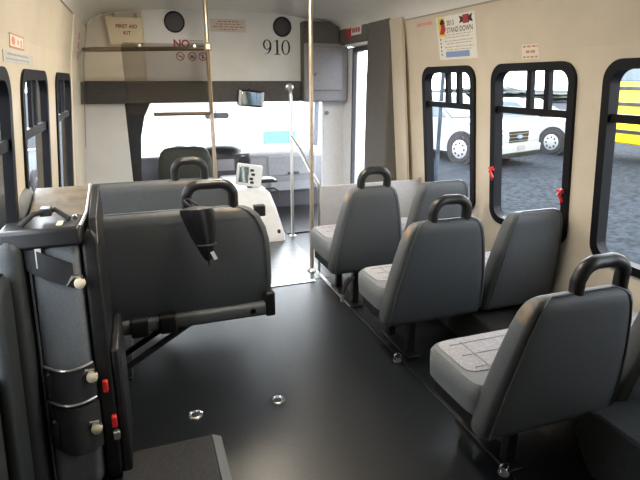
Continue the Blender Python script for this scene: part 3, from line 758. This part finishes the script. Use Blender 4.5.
t = thing('dashboard', 'grey dashboard under the windscreen with glove box and round vent', 'dashboard', (.9, 6.1, 0))
child(MB().ext([(5.93, .10), (5.93, .20), (5.88, .36), (5.90, .62), (5.96, .685), (6.60, .70), (6.60, .10)], lambda u, v, d: (d, u, v), -.30, 1.22), 'driver_section', M['dashdark'], t, bevel=.02)
child(MB().ext([(6.0, .18), (5.90, .36), (5.91, .64), (5.97, .69), (6.60, .70), (6.60, .18)], lambda u, v, d: (d, u, v), 1.20, 2.16), 'passenger_section', M['dash'], t, bevel=.02)
gb = child(MB().box(1.42, 2.02, 5.885, 5.915, .40, .64), 'glove_box_door', M['dash'], t, bevel=.015)
child(MB().box(1.66, 1.80, 5.872, 5.89, .415, .445), 'latch', M['dashdark'], gb, bevel=.005)
child(MB().box(1.45, 2.0, 5.92, 5.955, .21, .36), 'lower_panel', M['dash'], t, bevel=.012)
child(MB().lathe([(0, -.03), (.02, -.03), (.05, -.022), (.062, -.02), (.062, .01)], (1.13, 5.90, .60), 'y', 24), 'vent', M['black'], t)
child(MB().lathe([(0, -.03), (.02, -.03), (.05, -.022), (.062, -.02), (.062, .01)], (.62, 5.90, .60), 'y', 24), 'vent', M['black'], t)
child(MB().box(.82, 1.02, 5.87, 5.91, .50, .63), 'radio', M['boxgrey'], t, bevel=.008)
child(MB().loops([sect(z, .90, 6.12, a, b, e=.7) for z, a, b in ((.66, .26, .20), (.72, .25, .18), (.765, .20, .13), (.785, .10, .06))]), 'instrument_hood', M['black'], t)
t = thing('steering_wheel', 'black steering wheel ahead of the driver seat', 'steering wheel', (.42, 5.80, .62))
cw, ax, ay = Vector((.42, 5.80, .62)), Vector((1, 0, 0)), Vector((0, .35, .94))
child(MB().tube([cw + (ax*math.cos(a) + ay*math.sin(a))*.19 for a in [k*math.pi/16 for k in range(32)]], .013, 10, closed=True), 'rim', M['black'], t)
child(MB().lathe([(.0, -.03), (.05, -.025), (.06, .0), (.03, .05)], cw, 'y', 18), 'hub', M['dashdark'], t)
for a in (.15, 2.99, 4.71): child(MB().tube([cw, cw + (ax*math.cos(a) + ay*math.sin(a))*.185], .012, 8), 'spoke', M['black'], t)

t = thing('driver_chair', 'dark green grey driver seat back seen beyond the left benches', 'seat', (.45, 5.47, 0))
m_ds = mat('dark_driver_vinyl', (.045, .052, .045), .6, var=.15, vscale=60, bump=.3, bscale=300)
L = [sect(z, .435, 5.47 - (z-.3)*.08, a, b, e=.45) for z, a, b in ((.40, .235, .05), (.45, .275, .07), (.60, .28, .075), (.72, .268, .07), (.795, .24, .06), (.835, .20, .045), (.85, .12, .02))]
child(MB().loops(L), 'backrest', m_ds, t)
child(cushion_mb(.18, .70, 5.46, 5.68, .30, .44), 'seat_cushion', m_ds, t)
child(MB().box(.28, .60, 5.46, 5.64, .0, .30), 'pedestal', M['black'], t, bevel=.02)

struct(MB().box(1.335, 2.24, 4.80, 5.92, .0, .012).build('trim_17', M['black'], bevel=.004))
struct(MB().box(-.3, 2.2, 5.98, 6.05, .0, .30).build('trim_18', M['dashdark'], smooth=False))
# engine cover with cup recess, fare device
t = thing('engine_cover', 'pale grey moulded engine cover beside the driver with a dark recess', 'engine cover', (1.03, 5.1, 0))
L = []
for z, x0, x1, y0 in ((0, .64, 1.275, 4.60), (.06, .65, 1.27, 4.61), (.30, .74, 1.225, 4.76), (.42, .80, 1.195, 4.86), (.46, .84, 1.16, 4.92)):
    L.append([(u, v, z) for u, v in rrect(x0, x1, y0, 5.82, .05, 4)])
ec = child(MB().loops(L), 'cover', M['white'], t)
child(MB().box(.99, 1.10, 4.72, 4.80, .20, .34), 'recess', M['black'], t, bevel=.008)
child(MB().box(1.19, 1.22, 4.62, 4.66, .03, .11), 'latch', M['black'], t, bevel=.006)
child(MB().tube([(1.15, 4.95, .45), (1.24, 4.92, .462), (1.275, 4.88, .44), (1.27, 4.84, .38)], .010, 8), 'cable', M['black'], t)
t = thing('fare_terminal', 'white tilted box terminal with dark markings standing beside the dashboard', 'terminal', (1.03, 5.1, .46))
R = Matrix.Rotation(math.radians(10), 3, 'Y') @ Matrix.Rotation(math.radians(-8), 3, 'X')
tc = (1.015, 5.02, .60)
hb = child(MB().box(.89, 1.14, 4.98, 5.07, .48, .70, R, tc), 'housing', M['white'], t, bevel=.018)
child(MB().box(.90, 1.00, 4.972, 4.985, .51, .67, R, tc), 'screen', M['mirror'], hb, bevel=.004)['label'] = 'pale blue screen'
for dx, dz in ((1.03, .64), (1.045, .60), (1.03, .555), (1.04, .52)):
    child(MB().box(dx-.018, dx+.018, 4.970, 4.985, dz-.012, dz+.012, R, tc), 'button', M['black'], hb, bevel=.004)
child(MB().tube([(1.02, 5.05, .465), (1.02, 5.04, .52)], .03, 12), 'stand', M['dashdark'], t)
o = MB().box(1.13, 1.33, 5.12, 5.32, .478, .505).build('black_tray', M['black'], bevel=.008, loc=(1.23, 5.22, .46)); tag(o, 'black tray on top of the engine cover right of the white terminal', 'tray')
child(MB().box(1.16, 1.30, 5.14, 5.30, .505, .515), 'liner', M['dashdark'], o, bevel=.003)
o['category'] = 'tray'

# mirrors
t = thing('interior_mirror', 'large passenger mirror with pale blue glass hanging below the front header', 'mirror', (1.09, 5.2, 1.30))
R = Matrix.Rotation(math.radians(6), 3, 'Y') @ Matrix.Rotation(math.radians(8), 3, 'Z'); mc = (1.09, 5.18, 1.325)
sh = child(MB().box(.955, 1.225, 5.15, 5.205, 1.245, 1.405, R, mc), 'housing', M['black'], t, bevel=.022)
child(MB().box(.985, 1.20, 5.143, 5.152, 1.262, 1.388, R, mc), 'mirror_glass', M['mirror'], sh, bevel=.008)
for x in (.972, 1.207): child(MB().box(x-.012, x+.012, 5.140, 5.16, 1.255, 1.395, R, mc), 'end_clip', M['white'], sh, bevel=.005)
child(MB().tube([(1.09, 5.20, 1.38), (1.09, 5.220, 1.415)], .012, 8), 'arm', M['black'], t)
t = thing('windscreen_mirror', 'small dark rear view mirror fixed to the windscreen glass', 'mirror', (1.0, 6.3, 1.12))
cm = Vector((.90, 6.22, 1.10))
child(MB().loops([[(cm.x + q*a, cm.y + d, cm.z + q*b) for a, b in rrect(-.14, .14, -.035, .035, .03, 5)] for d, q in ((-.02, .96), (-.015, 1), (.015, .95), (.025, .6))]), 'housing', M['boxgrey'], t)
child(MB().tube([cm + Vector((0, .02, 0)), cm + Vector((0, .13, .08))], .01, 8), 'stalk', M['black'], t)

# ------------------------------------------------------------------ ceiling lamps of the saloon (lit)
LX = .62
for y in (3.42, 2.2):
    t = thing('ceiling_lamp', 'lit warm ceiling lamp over the aisle, %s' % ('above the left bench seats' if y > 3 else 'above the floor behind the benches'), 'lamp', (LX, y, 2.11), 'ceiling lamps')
    child(MB().ext(rrect(LX-.11, LX+.11, y-.24, y+.24, .05, 5), lambda u, v, d: (u, v, d), 2.085, 2.125), 'housing', M['white'], t, bevel=.006)
    child(MB().loops([[(u, v, z) for u, v in rrect(LX-.085+q, LX+.085-q, y-.21+q, y+.21-q, .04, 5)] for z, q in ((2.087, 0), (2.073, .006), (2.065, .03))]), 'lens', M['lens'], t)

# ------------------------------------------------------------------ outside
GZ = -.74
struct(MB().box(-60, 90, -40, 110, GZ-.2, GZ).build('ground', M['asphalt'], smooth=False))
VANS = {'parked_van'}
def vehicle(name, label, cat, x, y, ang, paint, length, width, hood_z, roof_z, cab, group=None, wheel_r=.36, front_over=.95, wb=3.3, grille=True):
    """origin at the front axle on the ground, front along +X of the vehicle; ang about z"""
    t = thing(name, label, cat, (x, y, GZ), group); t.rotation_euler = (0, 0, ang)
    gl = M['paleglass'] if name in VANS else M['carglass']
    w = width/2; fx = front_over; rx = fx - length
    def add(mb, nm, m, par=None, **k): return child(mb, nm, m, par or t, world=False, **k)
    side = [(rx, .38), (rx, hood_z-.05), (rx+.05, hood_z), (cab[0], hood_z+.03), (cab[3], hood_z+.02), (fx-.25, hood_z-.06), (fx-.06, hood_z-.16), (fx, hood_z-.35), (fx, .42), (fx-.08, .30), (rx+.05, .30)]
    mb = MB(); wv = lambda v: w - .04 if v > hood_z-.12 else w
    mb.loops([[(u, s*(w-.06), v) for u, v in side] if abs(s) == 1 else [(u, s*w/.985, v*.985+.01) for u, v in side] for s in (-1, -.96, .96, 1)])
    add(mb, 'body', paint, bevel=.04, seg=3)
    mb = MB()
    lo = [(cab[0], -w+.05), (cab[3], -w+.05), (cab[3], w-.05), (cab[0], w-.05)]
    hi = [(cab[1], -w+.2), (cab[2], -w+.2), (cab[2], w-.2), (cab[1], w-.2)]
    mb.loops([[(u, v, hood_z-.02) for u, v in lo], [(u, v, roof_z-.04) for u, v in hi], [(u*.97+.03*(cab[1]+cab[2])/2, v*.95, roof_z) for u, v in hi]])
    add(mb, 'cabin', paint, bevel=.04)
    mid = lambda f, P, Q: tuple(a + (b-a)*f for a, b in zip(P, Q))
    def pane(P, Q, R_, S, out):
        c = [sum(k)/4 for k in zip(P, Q, R_, S)]
        q = [tuple(ci + (pi-ci)*.86 + oi for pi, ci, oi in zip(p, c, out)) for p in (P, Q, R_, S)]
        q2 = [tuple(pi - oi*2.2 for pi, oi in zip(p, out)) for p in q]
        return MB().loops([q, q2])
    z0, z1 = hood_z+.02, roof_z-.05
    A = lambda s: (cab[3], s*(w-.05), z0); B = lambda s: (cab[2], s*(w-.2), z1); Cc = lambda s: (cab[1], s*(w-.2), z1); D = lambda s: (cab[0], s*(w-.05), z0)
    add(pane(A(-1), A(1), B(1), B(-1), (.02, 0, .01)), 'windscreen', M['carglass'], smooth=False)
    for s in (-1, 1):
        mid0, mid1 = mid(.5, A(s), D(s)), mid(.5, B(s), Cc(s))
        if name in VANS:
            add(MB().box(-2.95, -2.35, s*w-.02, s*w+.02, .98, 1.36), 'side_window', gl, bevel=.01)
        else:
            add(pane(A(s), mid0, mid1, B(s), (0, s*.02, .006)), 'side_window', gl, smooth=False)
            add(pane(mid0, D(s), Cc(s), mid1, (0, s*.02, .006)), 'side_window', gl, smooth=False)
        for q in (0, -wb):
            wh = add(MB().lathe([(wheel_r*.62, -.02), (wheel_r*.9, -.02), (wheel_r, .03), (wheel_r, .17), (wheel_r*.9, .21), (.05, .21)], (q, s*(w-.20) if s > 0 else -w+.20-.0, wheel_r), 'y', 28), 'wheel', M['tyre'])
            if s < 0: wh.data.transform(Matrix.Translation((0, -.19, 0)))
            yo = s*(w+.012)
            add(MB().lathe([(0, -.012), (.06, -.02), (wheel_r*.62, -.004), (wheel_r*.64, .0), (wheel_r*.5, .012), (0, .012)], (q, yo, wheel_r), 'y', 24), 'hubcap', M['wheelrim'], wh)
            mb = MB()
            for k in range(8):
                a = 2*math.pi*k/8; mb.lathe([(.0, -.022), (.032, -.022), (.032, .022), (0, .022)], (q + math.cos(a)*wheel_r*.42, yo, wheel_r + math.sin(a)*wheel_r*.42), 'y', 10)
            add(mb, 'rim_hole', M['tyre'], wh)
            add(MB().lathe([(wheel_r+.08, -.01), (wheel_r+.08, .03), (.02, .03)], (q, s*(w-.022), wheel_r+.02), 'y', 28), 'wheel_arch', M['tyre'])
    if grille:
        add(MB().box(fx-.03, fx+.02, -.42, .42, hood_z-.52, hood_z-.22), 'grille', M['black'], bevel=.02)
        mb = MB()
        for k in range(3): mb.box(fx+.01, fx+.025, -.42, .42, hood_z-.48+k*.09, hood_z-.470+k*.09)
        add(mb, 'grille_bar', M['wheelrim'])
        add(MB().loops([[(fx+d, .12*math.cos(a), hood_z-.37+.05*math.sin(a)) for a in [k*math.pi/12 for k in range(24)]] for d in (.02, .045)]), 'emblem', M['blueink'])
        for s in (-1, 1):
            add(MB().box(fx-.10, fx+.012, s*.70-.20, s*.70+.20, hood_z-.50, hood_z-.24), 'headlamp', M['headlamp'], bevel=.03)
        add(MB().box(fx-.10, fx+.09, -w+.04, w-.04, .36, hood_z-.58), 'bumper', paint, bevel=.04)
        add(MB().box(fx+.085, fx+.105, -.17, .17, .45, .58), 'licence_plate', M['greyink'], bevel=.004)
        add(MB().box(fx-.10, fx+.05, -w+.08, w-.08, .24, .36), 'air_dam', M['black'], bevel=.02)
    return t
ANG = math.radians(-74)
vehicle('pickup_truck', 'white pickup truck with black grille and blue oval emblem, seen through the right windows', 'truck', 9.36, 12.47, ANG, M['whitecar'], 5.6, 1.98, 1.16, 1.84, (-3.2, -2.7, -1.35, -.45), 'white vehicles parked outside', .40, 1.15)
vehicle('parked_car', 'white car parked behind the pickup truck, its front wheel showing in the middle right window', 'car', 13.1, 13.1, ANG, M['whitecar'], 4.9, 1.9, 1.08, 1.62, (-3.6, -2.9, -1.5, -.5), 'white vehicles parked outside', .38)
vehicle('parked_van', 'white van parked across the front, seen through the windscreen', 'van', -.2, 10.2, math.radians(180), M['whitevan'], 6.4, 2.0, 1.30, 2.36, (-5.5, -5.4, -.2, .6), 'white vehicles parked outside', .36, .8, 3.4, False)
vehicle('parked_minivan', 'silver van parked close outside the left windows', 'van', -2.6, 9.5, math.radians(90), M['silvercar'], 5.2, 1.9, 1.15, 2.0, (-4.1, -3.8, -1.2, -.3), None, .36)

# school bus
bx, by0, by1 = 12.9, -1.0, 11.75
t = thing('school_bus', 'yellow school bus with black rub rails outside the nearest right window', 'bus', (bx+1.2, 4.5, GZ))
child(MB().ext([(bx, -.22), (bx, 1.9), (bx+.15, 2.2), (bx+.6, 2.4), (bx+1.8, 2.4), (bx+2.25, 2.2), (bx+2.4, 1.9), (bx+2.4, -.22)], lambda u, v, d: (u, d, v), by0, by1), 'body', M['yellowbus'], t, bevel=.05)
for z in (.86, 1.28, .12): child(MB().box(bx-.03, bx+.01, by0, by1, z-.05, z+.05), 'rub_rail', M['black'], t, bevel=.01)
for k in range(9):
    y = by1 - .75 - k*1.05; child(MB().box(bx-.015, bx+.02, y-.66+.18, y+.30, 1.46, 1.86), 'side_window', M['carglass'], t, bevel=.02)
for y in (by0+2, by1-2.6):
    child(MB().lathe([(.0, -.02), (.30, -.02), (.46, .0), (.48, .06), (.48, .25), (.0, .25)], (bx+.02, y, GZ+.48), 'x', 28), 'wheel', M['tyre'], t)

# light pole and tree line
t = MB().tube([(5.28, 8.35, GZ), (5.28, 8.35, 3.2)], .036, 12); t.lathe([(.14, 0), (.14, .03), (.06, .06)], (5.28, 8.35, GZ), 'z', 16)
o = t.build('lamp_post', M['post'], loc=(5.28, 8.35, GZ)); tag(o, 'grey galvanised post outside the front right window', 'post')
def tree(x, y, h, r, lab, k):
    t = thing('shrub', lab, 'shrub', (x, y, GZ), 'shrubs beyond the parking lot')
    child(MB().tube([(x, y, GZ), (x, y, GZ+h*.5)], .18, 8), 'trunk', M['frame'], t)
    bm_ = MB(); bmesh.ops.create_icosphere(bm_.bm, subdivisions=4, radius=1)
    rnd = random.Random(k); ph = [rnd.uniform(0, 6) for _ in range(6)]
    for v_ in bm_.bm.verts:
        c = v_.co; q = 1 + .16*math.sin(c.x*7+ph[0])*math.sin(c.y*6+ph[1]) + .12*math.sin(c.z*9+ph[2]) + .07*math.sin(c.x*17+ph[3])*math.sin(c.z*15+ph[4])
        v_.co = Vector((x + c.x*r*q, y + c.y*r*q, GZ + h*.55 + c.z*h*.42*q))
    child(bm_, 'crown', M['tree'], t)
LAB = 'dark low shrub in the far row beyond the parking lot'
for k in range(16):
    a = math.radians(18 + k*4.1); d = 62 + 6*math.sin(k*2.1)
    tree(d*math.sin(a), d*math.cos(a), 1.25 + .3*math.sin(k*1.7), 2.6, LAB, k)

# ------------------------------------------------------------------ world, camera, view
w = bpy.data.worlds.new('overcast'); SC.world = w; w.use_nodes = True
nt = w.node_tree; bg = nt.nodes['Background']
bg.inputs['Color'].default_value = (.88, .94, 1.0, 1)
tc = nt.nodes.new('ShaderNodeTexCoord'); dt = nt.nodes.new('ShaderNodeVectorMath'); dt.operation = 'DOT_PRODUCT'
dt.inputs[1].default_value = tuple(Vector((.05, .9, .42)).normalized())
cl = nt.nodes.new('ShaderNodeMath'); cl.operation = 'MAXIMUM'; cl.inputs[1].default_value = 0
pw = nt.nodes.new('ShaderNodeMath'); pw.operation = 'POWER'; pw.inputs[1].default_value = 5
ma = nt.nodes.new('ShaderNodeMath'); ma.operation = 'MULTIPLY_ADD'; ma.inputs[1].default_value = 9.0; ma.inputs[2].default_value = 3.2
lk = nt.links.new
lk(tc.outputs['Generated'], dt.inputs[0]); lk(dt.outputs['Value'], cl.inputs[0]); lk(cl.outputs[0], pw.inputs[0]); lk(pw.outputs[0], ma.inputs[0]); lk(ma.outputs[0], bg.inputs['Strength'])

cam = bpy.data.cameras.new('camera'); co = bpy.data.objects.new('camera', cam); C.objects.link(co); SC.camera = co
cam.sensor_width = 36; cam.lens = 510/640*36; cam.clip_start = .02; cam.clip_end = 300
th, ph = math.radians(19.378), math.radians(17.418)
r = Vector((math.cos(th), -math.sin(th), 0)); f = Vector((math.sin(th)*math.cos(ph), math.cos(th)*math.cos(ph), -math.sin(ph))); u = r.cross(f)
co.matrix_world = Matrix(((r.x, u.x, -f.x, 0), (r.y, u.y, -f.y, 0), (r.z, u.z, -f.z, 1.5), (0, 0, 0, 1)))

SC.view_settings.view_transform = 'Standard'; SC.view_settings.look = 'None'
SC.view_settings.exposure = 1.0; SC.view_settings.gamma = 1.0; SC.view_settings.use_curve_mapping = False
SC.cycles.use_denoising = True
SC.cycles.max_bounces = 14; SC.cycles.diffuse_bounces = 8; SC.cycles.transparent_max_bounces = 24
SC.cycles.sample_clamp_indirect = 6.0
